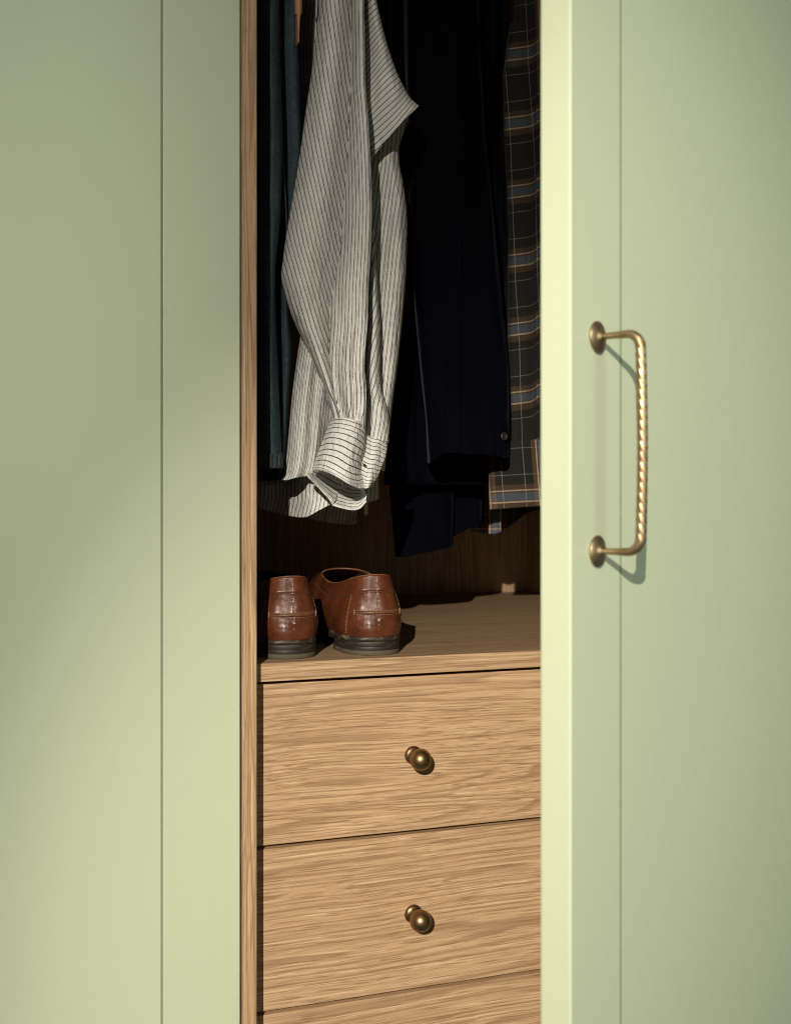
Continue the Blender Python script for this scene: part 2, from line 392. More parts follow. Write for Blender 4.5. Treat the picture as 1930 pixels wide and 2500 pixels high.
# doors: a frame of stiles and rails round a slightly recessed panel
def door(s0, s1, y0, y1, zlo, zhi, stile, xf, label, rec=0.0006):
    """local x along the door (free edge at s0), y0 = outer face, y1 = inner face"""
    core = box('door', (s0 + 0.0006, y0 + rec + 0.0035, zlo), (s1 - 0.0006, y1, zhi), GREEN, wr, 0.0006, xf, label)
    a, b = (s0 + stile, s1 - stile)
    box('stile', (s0, y0, zlo), (a, y1 - 0.0005, zhi), GREEN, core, 0.0014, xf, seg=3)
    box('stile', (b, y0, zlo), (s1, y1 - 0.0005, zhi), GREEN, core, 0.0011, xf, seg=3)
    box('rail', (a + 0.0003, y0, zhi - stile), (b - 0.0003, y1 - 0.001, zhi), GREEN, core, 0.0008, xf)
    box('rail', (a + 0.0003, y0, zlo), (b - 0.0003, y1 - 0.001, zlo + stile), GREEN, core, 0.0008, xf)
    gw = 0.0016
    box('door_panel', (a + gw, y0 + rec, zlo + stile + gw), (b - gw, y1 - 0.002, zhi - stile - gw), GREEN, core, 0.0002, xf)
    for p_, q_ in ((a + 0.0001, a + gw + 0.0004), (b - gw - 0.0004, b - 0.0001)):   # dark strip painting in the groove's shade between stile and panel
        box('groove_shade_strip', (p_, y0 + 0.0002, zlo + stile), (q_, y0 + rec + 0.003, zhi - stile), GROOVE_SHADE, core, 0, xf)
    return core
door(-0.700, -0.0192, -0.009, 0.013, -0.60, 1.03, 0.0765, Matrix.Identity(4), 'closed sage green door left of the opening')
T_ = math.radians(33.0); DW, DT = 0.680, 0.0247
Dx = Vector((math.cos(T_), math.sin(T_), 0)); Dn = Vector((math.sin(T_), -math.cos(T_), 0))
E0 = Vector((0.118, -0.400, 0))
XF = Matrix(((Dx.x, -Dn.x, 0, E0.x), (Dx.y, -Dn.y, 0, E0.y), (0, 0, 1, 0), (0, 0, 0, 1)))   # local y = -outward normal
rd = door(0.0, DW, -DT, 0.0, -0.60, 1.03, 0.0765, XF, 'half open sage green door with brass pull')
def D(s, out, z): return E0 + Dx * s + Dn * (DT + out) + Vector((0, 0, z))
# brass pull
HZ1, HZ0, HS, HO = 0.2865, 0.1315, 0.0380, 0.0345
for z in (HZ1, HZ0):
    pr = [(0.0, 0.0002), (0.0112, 0.0002), (0.0116, 0.0010), (0.0113, 0.0020), (0.0098, 0.0023), (0.0090, 0.0028), (0.0066, 0.0033), (0.0046, 0.0040), (0.0036, 0.0052), (0.0030, 0.0056)]
    v, f = lathe(pr, D(HS, 0, z), Dn, n=48); mesh('handle_rosette', v, f, BRASS, rd)
def arc(c, a0, a1, r, n): return [(c[0] + r * math.cos(a), c[1] + r * math.sin(a)) for a in np.linspace(a0, a1, n)]
rb = 0.0105
pth = [(o_, HZ1) for o_ in np.linspace(0.004, HO - rb, 18)]
pth += arc((HO - rb, HZ1 - rb), math.pi / 2, 0, rb, 16)[1:]
for t in np.linspace(0, 1, 190)[1:-1]:
    pth.append((HO + 0.0014 * math.sin(math.pi * t), HZ1 - rb + t * (HZ0 - HZ1 + 2 * rb)))
pth += arc((HO - rb, HZ0 + rb), 0, -math.pi / 2, rb, 16)
pth += [(o_, HZ0) for o_ in np.linspace(HO - rb, 0.004, 18)[1:]]
pth = np.array(pth); seg = np.r_[0, np.cumsum(np.linalg.norm(np.diff(pth, axis=0), axis=1))]; tot = seg[-1]
vs = []; nsec = 40
for i, (o_, z_) in enumerate(pth):
    j0, j1 = max(i - 1, 0), min(i + 1, len(pth) - 1); tv = pth[j1] - pth[j0]; tv /= np.linalg.norm(tv)
    side = Vector(Dx); nrm2 = (tv[1], -tv[0]); nv = Dn * nrm2[0] + Vector((0, 0, nrm2[1]))
    e = min(seg[i], tot - seg[i]); r = 0.0024 + 0.00125 * min(1.0, max(0, (e - 0.010) / 0.022))
    amp = 0.11 * min(1.0, max(0.0, (e - 0.024) / 0.012)); ph = seg[i] / 0.029 * 2 * math.pi
    c = D(HS, o_, z_)
    for k in range(nsec):
        a = 2 * math.pi * k / nsec
        q = abs(math.sin(2.0 * (a - ph)))           # four rope lobes with sharp valleys
        rr = r * (1 + amp * (q ** 0.7 - 0.75))
        vs.append(tuple(c + side * (rr * math.cos(a)) + nv * (rr * math.sin(a))))
mesh('handle', vs, grid_faces(len(pth), nsec, 0, True) + [tuple(range(nsec)), tuple((len(pth) - 1) * nsec + k for k in range(nsec))], BRASS, rd, label='twisted brass pull handle')

# ------------------------------------------------------------------ garments
def z1(x, y): return (620 + x / 4.014, y / 4.014)
def r6(x, y): return (580 + x / 4.014, 980 + y / 4.014)
def base_of(x, y, Y): return tuple(W(x, y, Y))

# --- striped shirt
sh = empty('striped_shirt', base_of(800, 1200, 0.2), 'white linen shirt with thin black stripes and a long cuffed sleeve', 'shirt')
A_ = [(-380, 784), (0, 779), (100, 772), (200, 759), (300, 744), (400, 731), (500, 713), (600, 697), (670, 688.5), (700, 693), (750, 706), (800, 726), (850, 749), (900, 771), (950, 795), (1000, 808), (1022, 813)]
C_ = [(-380, 858), (0, 858), (100, 859), (200, 858), (300, 854), (400, 849), (500, 839), (600, 835), (670, 822), (700, 817), (750, 808), (800, 806), (850, 804), (900, 808), (950, 815), (1000, 826), (1022, 832)]
D_ = [(-380, 887), (0, 888), (100, 890), (200, 891), (300, 899), (400, 904), (500, 907), (600, 904), (670, 900), (700, 898), (750, 897), (800, 895), (850, 891), (900, 889), (950, 892), (1000, 891), (1022, 888)]
K_ = [(-380, -8), (0, 0), (200, 28), (400, 64), (600, 108), (800, 165), (1000, 235), (1100, 270)]
ys = [-380, 0, 60, 120, 200, 280, 360, 440, 520, 600, 640, 670, 700, 750, 800, 850, 900, 950, 985, 1012, 1032]
SHF = -0.045          # the sleeve hangs in front of the body
c = Cloth(SHF)
net = []
for y in ys:
    a, cc, d = interp(A_, y), interp(C_, y), interp(D_, y); w_ = cc - a; bot = max(0, (y - 900) / 120)
    net.append([(a + 1, y, .150), (a, y, .132), (a + .12 * w_, y, .114), (a + .35 * w_, y, .100), (a + .62 * w_, y, .099), (a + .85 * w_, y, .110), (cc, y, .121), (cc + 5, y, .132)])
c.sheet(net, 150, 46, lambda x, y, s, t: ((x - interp(K_, y.ravel()).reshape(y.shape)) / 10.0, y / 100), wr=0.0022, wf=(26, 9), seed=3.1)
net = []
for y in ys:
    cc, d = interp(C_, y), interp(D_, y); w_ = d - cc
    e = 22 * min(1.0, max(0, (y - 940) / 72)) ** 2; f_ = 8 * min(1.0, max(0, (y - 940) / 72)) ** 2
    net.append([(cc - 6, y, .128), (cc, y, .117), (cc + .22 * w_, y, .098), (cc + .5 * w_, y + f_ * .5, .086), (cc + .8 * w_, y + e * .6, .080), (d - 1, y + e, .082), (d, y + e, .090), (d - 3, y + e, .118), (d - 8, y + e, .150)])
def gather(x, y, s, t):
    g = np.clip((y - 640) / 340, 0, 1) ** 1.6
    return g * 0.0065 * np.sin(s * 30 + 1.2 * np.sin(y / 47)) * np.exp(-((s - 0.30) / 0.30) ** 2) + g * 0.0022 * np.sin(s * 55 + y / 60)
c.sheet(net, 170, 60, lambda x, y, s, t: ((x - interp(D_, y.ravel()).reshape(y.shape)) / np.where(y < 700, 8.2, 8.2) + 0.15 * np.sin(y / 23) * np.clip((y - 880) / 100, 0, 1), y / 100), wr=0.0016, wf=(40, 10), seed=8.2, disp=gather)
# flap of the elbow fold, stripes on the bias
Rt = [(0, 918), (25, 923), (60, 931), (100, 941), (140, 954), (180, 969), (232, 994), (248, 1008), (258, 1022)]
net = []
for i in range(8):
    k = i / 7
    top = (888 + k * 30, -55 + 0 * k)
    # right border point and left border point for a fan of rows
for yl, yr in [(-380, -380), (-150, -150), (-60, -60), (0, 0), (55, 45), (110, 90), (170, 135), (230, 178), (285, 215), (330, 240), (365, 252), (388, 259)]:
    dl = interp(D_, yl); xr = interp(Rt, yr) if yr >= 0 else 918 + yr * .2
    if yl > 380: dl = 906
    row = []
    for k, Y in [(-.12, .142), (0, .128), (.25, .118), (.5, .108), (.75, .103), (.93, .108), (1.0, .122)]:
        row.append((dl + k * (xr - dl), yl + k * (yr - yl) - 6 * math.sin(max(0, k) * math.pi) * (1 if yl > 300 else 0), Y))
    net.append(row)
c.sheet(net, 90, 40, lambda x, y, s, t: ((y + 1.1 * x + 5 * np.sin(x / 19 + y / 70)) / 15.2, y / 100), wr=0.0035, wf=(34, 26), seed=5.5)
# right side of the sleeve below the flap
Rr = [(230, 996), (270, 999), (290, 994), (330, 985), (355, 973), (385, 971), (433, 980), (476, 989), (530, 993), (593, 992), (668, 990), (722, 986), (800, 979), (870, 973), (931, 965), (980, 958), (1047, 949), (1092, 945), (1160, 938), (1225, 925)]
net = []
for y in [240, 300, 350, 400, 450, 520, 600, 680, 760, 840, 920, 1000, 1080, 1150]:
    l = min(interp(D_, min(y, 1020)) - 10, 905); r = interp(Rr, y); w_ = r - l
    net.append([(l - 10, y, .165), (l + .15 * w_, y, .158), (l + .4 * w_, y, .150), (l + .62 * w_, y, .146), (l + .82 * w_, y, .143), (l + .95 * w_, y, .152), (r, y, .170), (r - 2, y, .195)])
Rk = [(240, 0), (400, -14), (600, -42), (800, -62), (1000, -85), (1200, -110)]
c.sheet(net, 130, 50, lambda x, y, s, t: ((x - interp(Rk, y.ravel()).reshape(y.shape)) / 9.6 + 0.35 * np.sin(y / 45) * np.clip(s - .55, 0, 1), y / 100), wr=0.0038, wf=(55, 14), seed=12.4)
# narrow fold beside the pleat, running down to the sleeve placket
B2 = [(560, 911), (594, 914), (660, 918), (722, 922), (800, 927), (878, 926), (938, 928), (991, 943), (1028, 949), (1068, 948)]
net = []
for y in [555, 600, 660, 722, 800, 878, 938, 990, 1030, 1072]:
    l = min(interp(D_, min(y, 1020)) - 4, 900); r = interp(B2, y); w_ = max(r - l, 5); dy = 8 * (y / 1070) ** 8
    net.append([(l - 4, y, .140), (l + .1 * w_, y, .132), (l + .35 * w_, y + dy * .3, .120), (l + .6 * w_, y + dy * .5, .113), (l + .85 * w_, y + dy * .8, .115), (r, y + dy, .126), (r - 2, y + dy, .145)])
B2k = [(555, 30), (700, 0), (850, -38), (1000, -72), (1080, -84)]
c.sheet(net, 110, 36, lambda x, y, s, t: ((x - interp(B2k, y.ravel()).reshape(y.shape)) / 9.4 + 0.3 * np.sin(y / 30 + s * 3) * np.clip((y - 900) / 100, 0, 1), y / 100), wr=0.0030, wf=(60, 22), seed=21.0)
# rear of the sleeve closes it as a tube
net = []
for y in [-380, 200, 400, 600, 670, 750, 850, 950, 1015]:
    a = interp(A_, y); r = 905
    net.append([(a + 5, y, .155), (a + 6, y, .170), (a * .6 + r * .4, y, .178), (a * .2 + r * .8, y, .176), (r, y, .165)])
c.sheet(net, 60, 14, lambda x, y, s, t: ((x - interp(K_, y.ravel()).reshape(y.shape)) / 10.0, y / 100))
c.build('sleeve', SHIRT, sh, 0.0010)
# cuff
c = Cloth(SHF)
F = [[(918, 178), (980, 165), (1060, 160), (1160, 188), (1236, 238), (1252, 300)],
     [(860, 320), (930, 300), (1040, 305), (1150, 345), (1222, 410), (1240, 460)],
     [(790, 500), (880, 480), (1000, 500), (1100, 560), (1176, 606), (1197, 630)],
     [(742, 640), (840, 645), (960, 697), (1080, 765), (1170, 795), (1217, 780)],
     [(735, 668), (850, 685), (980, 745), (1090, 812), (1190, 853), (1240, 853)]]
Yc = [.112, .088, .074, .072, .084, .098]; dr_ = [-0.004, -0.003, -0.004, -0.008, -0.009]
net = [[(*r6(*p), Yc[j] + dr_[i]) for j, p in enumerate(r)] for i, r in enumerate(F)]
c.sheet(net, 50, 50, lambda x, y, s, t: (t * 13.2 + 0.1 * np.sin(s * 9), s), wr=0.0014, wf=(40, 40), seed=2.2)
F = [[(1246, 322), (1320, 350), (1390, 375), (1462, 408)],
     [(1232, 450), (1300, 470), (1370, 490), (1450, 520)],
     [(1192, 590), (1270, 620), (1340, 640), (1404, 650)],
     [(1200, 740), (1260, 760), (1305, 768), (1348, 768)],
     [(1212, 850), (1250, 855), (1275, 850), (1298, 838)]]
Yf = [.104, .092, .090, .098]
net = [[(*r6(*p), Yf[j] + dr_[i] * .7) for j, p in enumerate(r)] for i, r in enumerate(F)]
c.sheet(net, 40, 30, lambda x, y, s, t: (t * 13.2 + 0.25 + 0.1 * np.sin(s * 12), s), wr=0.0018, wf=(60, 50), seed=6.6)
# inside of the cuff, seen through its opening
F = [[(740, 655), (850, 672), (990, 735), (1020, 750)], [(712, 700), (830, 780), (955, 860), (985, 862)], [(682, 715), (800, 822), (915, 935), (960, 960)], [(690, 745), (800, 852), (900, 965), (928, 1015)]]
Yi = [(.118, .150, .150, .150), (.114, .135, .140, .142), (.108, .112, .110, .112), (.107, .108, .106, .106)]
net = [[(*r6(*p), Yi[i][j]) for j, p in enumerate(r)] for i, r in enumerate(F)]
c.sheet(net, 30, 30, lambda x, y, s, t: (t * 6.3 + 0.3, s))
F = [[(985, 735), (1100, 800), (1200, 840), (1236, 850)], [(985, 862), (1080, 905), (1200, 905), (1250, 880)], [(962, 950), (1080, 985), (1190, 985), (1262, 905)], [(928, 1018), (1080, 1058), (1185, 1055), (1258, 990)]]
Yi = [(.150, .150, .135, .110), (.142, .142, .130, .106), (.120, .118, .112, .104), (.106, .104, .102, .102)]
net = [[(*r6(*p), Yi[i][j]) for j, p in enumerate(r)] for i, r in enumerate(F)]
c.sheet(net, 30, 30, lambda x, y, s, t: (t * 7.2 + 0.1, s))
cuff = c.build('cuff', SHIRT, sh, 0.0016)
THREAD = plain('cream_thread', (0.62, 0.58, 0.50), 0.9); DARKTH = plain('black_thread', (0.012, 0.012, 0.012), 0.9)
v, f = tube([W(*r6(1222 + k * 6, 607 + k * 4.2), .0868 + SHF - .0004 * k) for k in range(8)], [.0002, .0007, .0009, .001, .001, .0009, .0007, .0002], 8); mesh('buttonhole', v, f, DARKTH, cuff)
# body panels: front, inner hem and the far hem
c = Cloth()
Lb = [(-380, 740), (0, 737), (100, 729), (200, 731), (300, 750), (500, 762), (700, 752), (814, 736), (900, 722), (996, 711), (1100, 703), (1150, 696), (1172, 687)]
net = []
for y in [-380, 60, 200, 400, 600, 750, 850, 950, 1050, 1110, 1150, 1172]:
    l = interp(Lb, y); dy = -9 * max(0, (y - 1100) / 72); q = .085 - .183 * np.clip((y - 300) / 500, 0, 1)
    net.append([(l + 3, y, .235 + q), (l, y, .205 + q), (l + 14, y, .188 + q), (l + 34, y + dy * .6, .180 + q), (l + 56, y + dy, .190 + q), (l + 68, y + dy, .184 + q), (l + 100, y + dy, .184 + q * .8), (l + 170, y + dy, .19 + q * .6)])
c.sheet(net, 130, 60, lambda x, y, s, t: ((x - interp(Lb, y.ravel()).reshape(y.shape)) / 8.6 + y / 160 * np.clip(s - .2, 0, 1), y / 100), wr=0.0060, wf=(38, 7), seed=31.0)
H2 = [(600, 1234), (637, 1241), (692, 1256), (742, 1263), (779, 1246), (811, 1231), (850, 1234), (896, 1227), (924, 1218)]
net = []
for k in [0, .25, .5, .75, .93, 1.0]:
    net.append([(x, 1120 + k * (yb - 1120), Y - .006 * k) for (x, yb), Y in zip(H2, (.25, .225, .19, .128, .108, .105, .105, .110, .128))])
c.sheet(net, 50, 70, lambda x, y, s, t: (x / 9.2 + (y - 1120) / 60 + .3 * np.sin(y / 20), y / 100), wr=0.0035, wf=(50, 12), seed=40.0)
net = []
for k in [0, .3, .6, .85, 1.0]:
    net.append([(x, 1090 + k * (yb - 1090), .42 + .012 * math.sin(i * 1.7)) for i, (x, yb) in enumerate([(640, 1240), (700, 1256), (745, 1264), (805, 1276), (850, 1280), (872, 1279)])])
c.sheet(net, 40, 60, lambda x, y, s, t: (x / 8.6 + (y - 1100) / 50, y / 100), wr=0.004, wf=(40, 10), seed=44.0)
# side of the body running back into the wardrobe
net = []
for y in [-380, 200, 500, 800, 1000, 1120, 1200]:
    net.append([(805, y, .19), (815, y, .25), (822, y, .32), (824, y, .38), (820, y, .425)])
c.sheet(net, 40, 20, lambda x, y, s, t: (s * 30, y / 100), wr=0.006, wf=(20, 8), seed=47.0)
c.build('shirt_body', SHIRT, sh, 0.0010)
# seam stitching down the sleeve
B_ = Bag()
for k in range(60):
    t = k / 59; x = 958 - 34 * t; y = 520 + 255 * t
    p = W(x, y, .1405 + SHF - .002 * t); q = W(x - .5, y + 2.4, .1405 + SHF - .002 * t)
    B_.add(*tube([p, q], .00022, 5))
B_.build('stitching', DARKTH, sh, kind='stuff')

# --- peach garment behind
pe = empty('peach_garment', base_of(735, 400, .2), 'narrow sliver of peach cotton garment between jeans and striped shirt', 'garment')
c = Cloth(); net = []
for y, l, r in [(-380, 714, 741), (0, 720, 737), (30, 723, 734), (60, 725.5, 731), (90, 727.5, 729.5), (104, 728.4, 729)]:
    net.append([(l, y, .096), (l * .7 + r * .3, y, .092), (l * .3 + r * .7, y, .091), (r, y, .096)])
c.sheet(net, 40, 16, lambda x, y, s, t: (s, t), wr=0.001, seed=3, back=.01); c.build('fabric_panel', PEACH, pe)

# --- jeans
je = empty('jeans', base_of(665, 1150, .1), 'dark teal denim jeans with frayed hem hanging beside the oak panel', 'jeans')
L1 = [(-380, 680), (0, 680), (110, 682), (229, 685), (300, 687), (416, 687), (555, 681), (650, 671), (740, 671), (835, 674), (950, 679), (1000, 681), (1100, 685), (1112, 686)]
c = Cloth(); net = []
for y in [-380, 60, 180, 300, 420, 540, 650, 750, 850, 950, 1050, 1112]:
    r = interp(L1, y); l = 604; w_ = r - l
    net.append([(l, y, .125), (l + .2 * w_, y, .098), (l + .42 * w_, y, .082), (l + .62 * w_, y, .071), (l + .78 * w_, y, .067), (l + .92 * w_, y, .073), (r, y, .090)])
c.sheet(net, 110, 40, lambda x, y, s, t: (s, t), wr=0.0055, wf=(60, 6), seed=51, back=.05)
leg1 = c.build('leg', DENIM, je, .0016, label='nearer jeans leg with a turned hem')
c = Cloth(); net = []
for y, dx in [(1108, 0), (1112, 1.5), (1126, 2.5), (1138, 3), (1143, 2)]:
    l = 604; r = 687 + dx; w_ = r - l
    net.append([(l, y, .122), (l + .2 * w_, y, .095), (l + .42 * w_, y, .079), (l + .62 * w_, y, .068), (l + .78 * w_, y, .064), (l + .92 * w_, y, .070), (r, y, .090)])
c.sheet(net, 22, 90, lambda x, y, s, t: (s, t), wr=0.002, wf=(160, 20), seed=52, back=.05, disp=lambda x, y, s, t: .0016 * np.sin(x * 0.55) * np.sin(t * math.pi) - .001 * np.sin(t * math.pi))
c.build('hem', denim('worn_denim', (0.016, 0.022, 0.025), (0.05, 0.062, 0.068)), leg1, .002)
L2 = [(-380, 720), (0, 722), (73, 727), (146, 731), (220, 733), (290, 736), (400, 737), (520, 728), (650, 712), (740, 705), (790, 710), (880, 711), (1000, 702), (1100, 697), (1172, 690)]
c = Cloth(); net = []
for y in [-380, 60, 180, 300, 420, 540, 650, 750, 850, 950, 1050, 1120, 1172]:
    r = interp(L2, y); l = 640; w_ = r - l
    net.append([(l, y, .150), (l + .25 * w_, y, .138), (l + .5 * w_, y, .126), (l + .7 * w_, y, .113), (l + .85 * w_, y, .107), (l + .95 * w_, y, .112), (r, y, .130)])
c.sheet(net, 110, 40, lambda x, y, s, t: (s, t), wr=0.005, wf=(55, 6), seed=56, back=.05)
leg2 = c.build('leg', DENIM, je, .0016, label='farther jeans leg with frayed edge')
B_ = Bag()
for k in range(46):
    x = random.uniform(628, 700); y = 1168 + random.uniform(0, 6); Yb = .128 + random.uniform(-.008, .006); L = random.uniform(6, 17)
    pts = [W(x + random.uniform(-3, 3) * t * 1.6, y + L * t, Yb - .004 * t) for t in (0, .35, .7, 1)]
    B_.add(*tube(catmull(np.array(pts), 7), .00018, 5))
B_.build('frayed_threads', plain('denim_thread', (.05, .06, .062), .9), leg2, kind='stuff')
v, f = tube(catmull(np.array([W(x, y, Y) for x, y, Y in [(686, 292, .098), (689, 350, .098), (693, 420, .100), (697, 490, .1), (700, 560, .104), (703, 650, .105)]]), 40), .0008, 6); mesh('side_seam', v, f, plain('seam_denim', (.05, .058, .06), .9), leg2)

# --- velvet jacket
ja = empty('velvet_jacket', base_of(1090, 1340, .3), 'black navy velvet jacket hanging between striped and plaid shirts', 'jacket')
c = Cloth(); net = []
for y, l in [(-380, 925), (60, 930), (160, 950), (260, 960), (360, 960), (480, 965), (600, 968), (720, 970), (820, 965), (900, 958), (1000, 950), (1100, 943), (1184, 938)]:
    net.append([(l, y, .30), (l + 6, y, .262), (l + 30, y, .245), (1010, y, .250), (1070, y, .262), (1140, y, .250), (1190, y, .262), (1215, y, .285), (1240, y, .33)])
c.sheet(net, 90, 60, lambda x, y, s, t: (s, t), wr=0.013, wf=(30, 3.5), seed=61)
T1 = [(938, 1184), (950, 1226), (963, 1240)]
net = []
for k in [0, .25, .5, .7, .86, .96, 1.0]:
    bt = [(966, 1352), (972, 1360), (1000, 1357), (1040, 1349), (1080, 1340), (1099, 1335), (1104, 1326)]
    tp = [(935, 900), (945, 900), (980, 900), (1030, 900), (1080, 900), (1104, 900), (1110, 900)]
    row = []
    for (x0, y0_), (x1, y1_), Y in zip(tp, bt, (.345, .312, .298, .291, .289, .297, .315)):
        kk = k; row.append((x0 + (x1 - x0) * kk ** 1.4, y0_ + (y1_ - y0_) * kk, Y))
    net.append(row)
c.sheet(net, 60, 40, lambda x, y, s, t: (s, t), wr=0.005, wf=(18, 8), seed=63, back=.04)
net = []
for k in [0, .3, .6, .85, 1.0]:
    bt = [(1098, 1312), (1106, 1309), (1130, 1297), (1155, 1285), (1170, 1275), (1175, 1262)]
    tp = [(1095, 950), (1105, 950), (1130, 950), (1160, 950), (1180, 950), (1186, 950)]
    net.append([(x0 + (x1 - x0) * k, y0_ + (y1_ - y0_) * k, Y) for (x0, y0_), (x1, y1_), Y in zip(tp, bt, (.34, .325, .315, .313, .322, .345))])
c.sheet(net, 50, 30, lambda x, y, s, t: (s, t), wr=0.005, wf=(18, 8), seed=65, back=.04)
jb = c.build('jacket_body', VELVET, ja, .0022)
c = Cloth(); net = []
Jl = [(-380, 985), (0, 990), (300, 1000), (500, 1000), (650, 1004), (740, 1012), (835, 1022), (930, 1031), (1020, 1041), (1090, 1046), (1134, 1049)]
Jr = [(-380, 1160), (0, 1166), (300, 1180), (463, 1198), (700, 1219), (835, 1235), (930, 1240), (1020, 1242), (1122, 1240)]
for y in [-380, 80, 220, 360, 500, 650, 740, 835, 930, 1020, 1080, 1118]:
    l, r = interp(Jl, y), interp(Jr, y); cr = 1113 + (y / 1100) * 8; b_ = np.clip((y - 1020) / 98, 0, 1) ** 3
    net.append([(l, y + 16 * b_, .205), (l + 6, y + 12 * b_, .176), (l + 28, y - 8 * b_, .158), (cr - 30, y - 12 * b_, .152), (cr - 7, y - 12 * b_, .147), (cr, y - 11 * b_, .1445), (cr + 7, y - 10 * b_, .150), (r - 45, y - 6 * b_, .152), (r - 14, y, .158), (r - 3, y + 2 * b_, .172), (r, y + 4 * b_, .195)])
c.sheet(net, 110, 70, lambda x, y, s, t: (s, t), wr=0.0065, wf=(30, 3.5), seed=67, back=.07)
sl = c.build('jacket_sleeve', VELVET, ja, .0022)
o_ = W(1226, 1066, .158); nx = Vector((0.25, -1, 0.05)).normalized()
pr = [(0, .0030), (.0022, .0030), (.0030, .0034), (.0040, .0042), (.0048, .0040), (.0052, .0028), (.0050, .001), (.003, 0)]
v, f = lathe(pr, Vector(o_) - nx * 0 + Vector((0, -0.0005, 0)), nx, 32); mesh('button', v, f, plain('dark_horn', (.020, .018, .018), .35), sl, label='small dark button on the velvet sleeve')

# --- plaid shirt
pl = empty('plaid_shirt', base_of(1270, 1240, .22), 'charcoal plaid flannel shirt with blue and brown bands beside the open door', 'shirt')
Ap = [(-380, 1222), (0, 1225), (192, 1234), (300, 1242), (350, 1245), (700, 1257), (835, 1266), (1080, 1272), (1250, 1285)]
def pvv(x, y): return y + .13 * (x - 1290) + 14 / (1 + np.exp(-(x - 1306) / 5.0)) * .9
Pl = [(-380, 1262), (14, 1256), (93, 1240), (158, 1232), (192, 1227), (247, 1230), (324, 1231), (555, 1242), (650, 1240), (900, 1240), (1100, 1246)]
def plaid_uv(off, ph):
    return lambda x, y, s, t: (np.maximum(50.0, off + (x - interp(Ap, y.ravel()).reshape(y.shape)) / .85) / 168, (pvv(x, y) - ph) / 168)
c = Cloth(); net = []
for y in [-380, 14, 60, 93, 158, 192, 247, 324, 440, 555, 650, 780, 900, 1020, 1094]:
    rg = interp(Pl, y); j_ = .010 * np.clip((y - 960) / 134, 0, 1)
    net.append([(rg + 8, y + 6, .285), (rg + 1, y + 3, .250), (rg, y, .224), (rg + 9, y, .207), (1275, y, .201 + j_), (1300, y, .206 + j_), (1310, y, .212 + j_), (1330, y, .198 + j_), (1370, y, .196 + j_), (1420, y, .22)])
c.sheet(net, 130, 60, plaid_uv(65, 112), wr=0.004, wf=(45, 7), seed=71, back=.05)
pb = c.build('shirt_front', PLAID, pl, .0014)
c = Cloth(); net = []
for y in [1080, 1100, 1140, 1180, 1215, 1243]:
    k = (y - 1080) / 163
    net.append([(1193 + 1.5 * k, y + 1.5, .222), (1205, y, .213), (1230, y - 1.5, .207), (1262, y - 4, .203), (1290, y - 6, .202), (1316, y - 7.5, .205), (1345, y - 9, .203), (1420, y - 12, .215)])
c.sheet(net, 50, 60, lambda x, y, s, t: ((130 + (x - interp(Ap, y.ravel()).reshape(y.shape)) / .85) / 168, (y + .055 * (x - 1290) - 1194) / 168), wr=0.0015, wf=(40, 12), seed=73, back=.012)
c.build('lower_hem', PLAID, pl, .0016, label='lit hem of the plaid shirt with a blue band')
c = Cloth(); net = []
for k in [0, .4, .75, 1.0]:
    bt = [(1150, 1296), (1190, 1303), (1212, 1302), (1236, 1290), (1262, 1270), (1290, 1252), (1330, 1240)]
    net.append([(x, 1000 + k * (yb - 1000), Y) for (x, yb), Y in zip(bt, (.46, .45, .44, .445, .45, .44, .44))])
c.sheet(net, 50, 50, lambda x, y, s, t: ((x - 1194) / 150, (y - 1290) / 150), wr=0.004, wf=(30, 10), seed=75, back=.02)
c.build('shirt_back', PLAID, pl, .0014)

# ------------------------------------------------------------------ loafers
SO = [(0, 0), (.0215, .0050), (.0330, .026), (.0345, .062), (.0325, .11), (.0385, .165), (.0440, .205), (.0410, .250), (.0210, .286),
      (-.0080, .289), (-.0300, .268), (-.0410, .228), (-.0415, .190), (-.0335, .125), (-.0345, .062), (-.0330, .026), (-.0215, .0050)]
TO = [(0, .0125, .0872), (.0150, .0165, .0862), (.0245, .036, .0815), (.0285, .066, .0740), (.0305, .095, .0725), (.0315, .122, .0750), (.0305, .147, .0795), (.0240, .166, .0835), (.0085, .175, .0850),
      (-.0085, .175, .0850), (-.0240, .166, .0835), (-.0305, .147, .0795), (-.0315, .122, .0750), (-.0305, .095, .0725), (-.0285, .066, .0740), (-.0245, .036, .0815), (-.0150, .0165, .0862)]
def closed(pts, n):
    a = np.array(pts, float); m = len(a); t = np.linspace(0, m, n, endpoint=False); i = t.astype(int); f = (t - i)[:, None]
    p0, p1, p2, p3 = a[(i - 1) % m], a[i % m], a[(i + 1) % m], a[(i + 2) % m]
    return 0.5 * (2 * p1 + (p2 - p0) * f + (2 * p0 - 5 * p1 + 4 * p2 - p3) * f ** 2 + (3 * p1 - p0 - 3 * p2 + p3) * f ** 3)
ZS = 0.0195
NPH = 136
def smooth_loop(a, k):
    for _ in range(k): a = (np.roll(a, 1, 0) + 2 * a + np.roll(a, -1, 0)) / 4
    return a
so = smooth_loop(closed(SO, NPH), 60) * np.array([1.03, 1.0]); to = smooth_loop(closed(TO, NPH), 50)
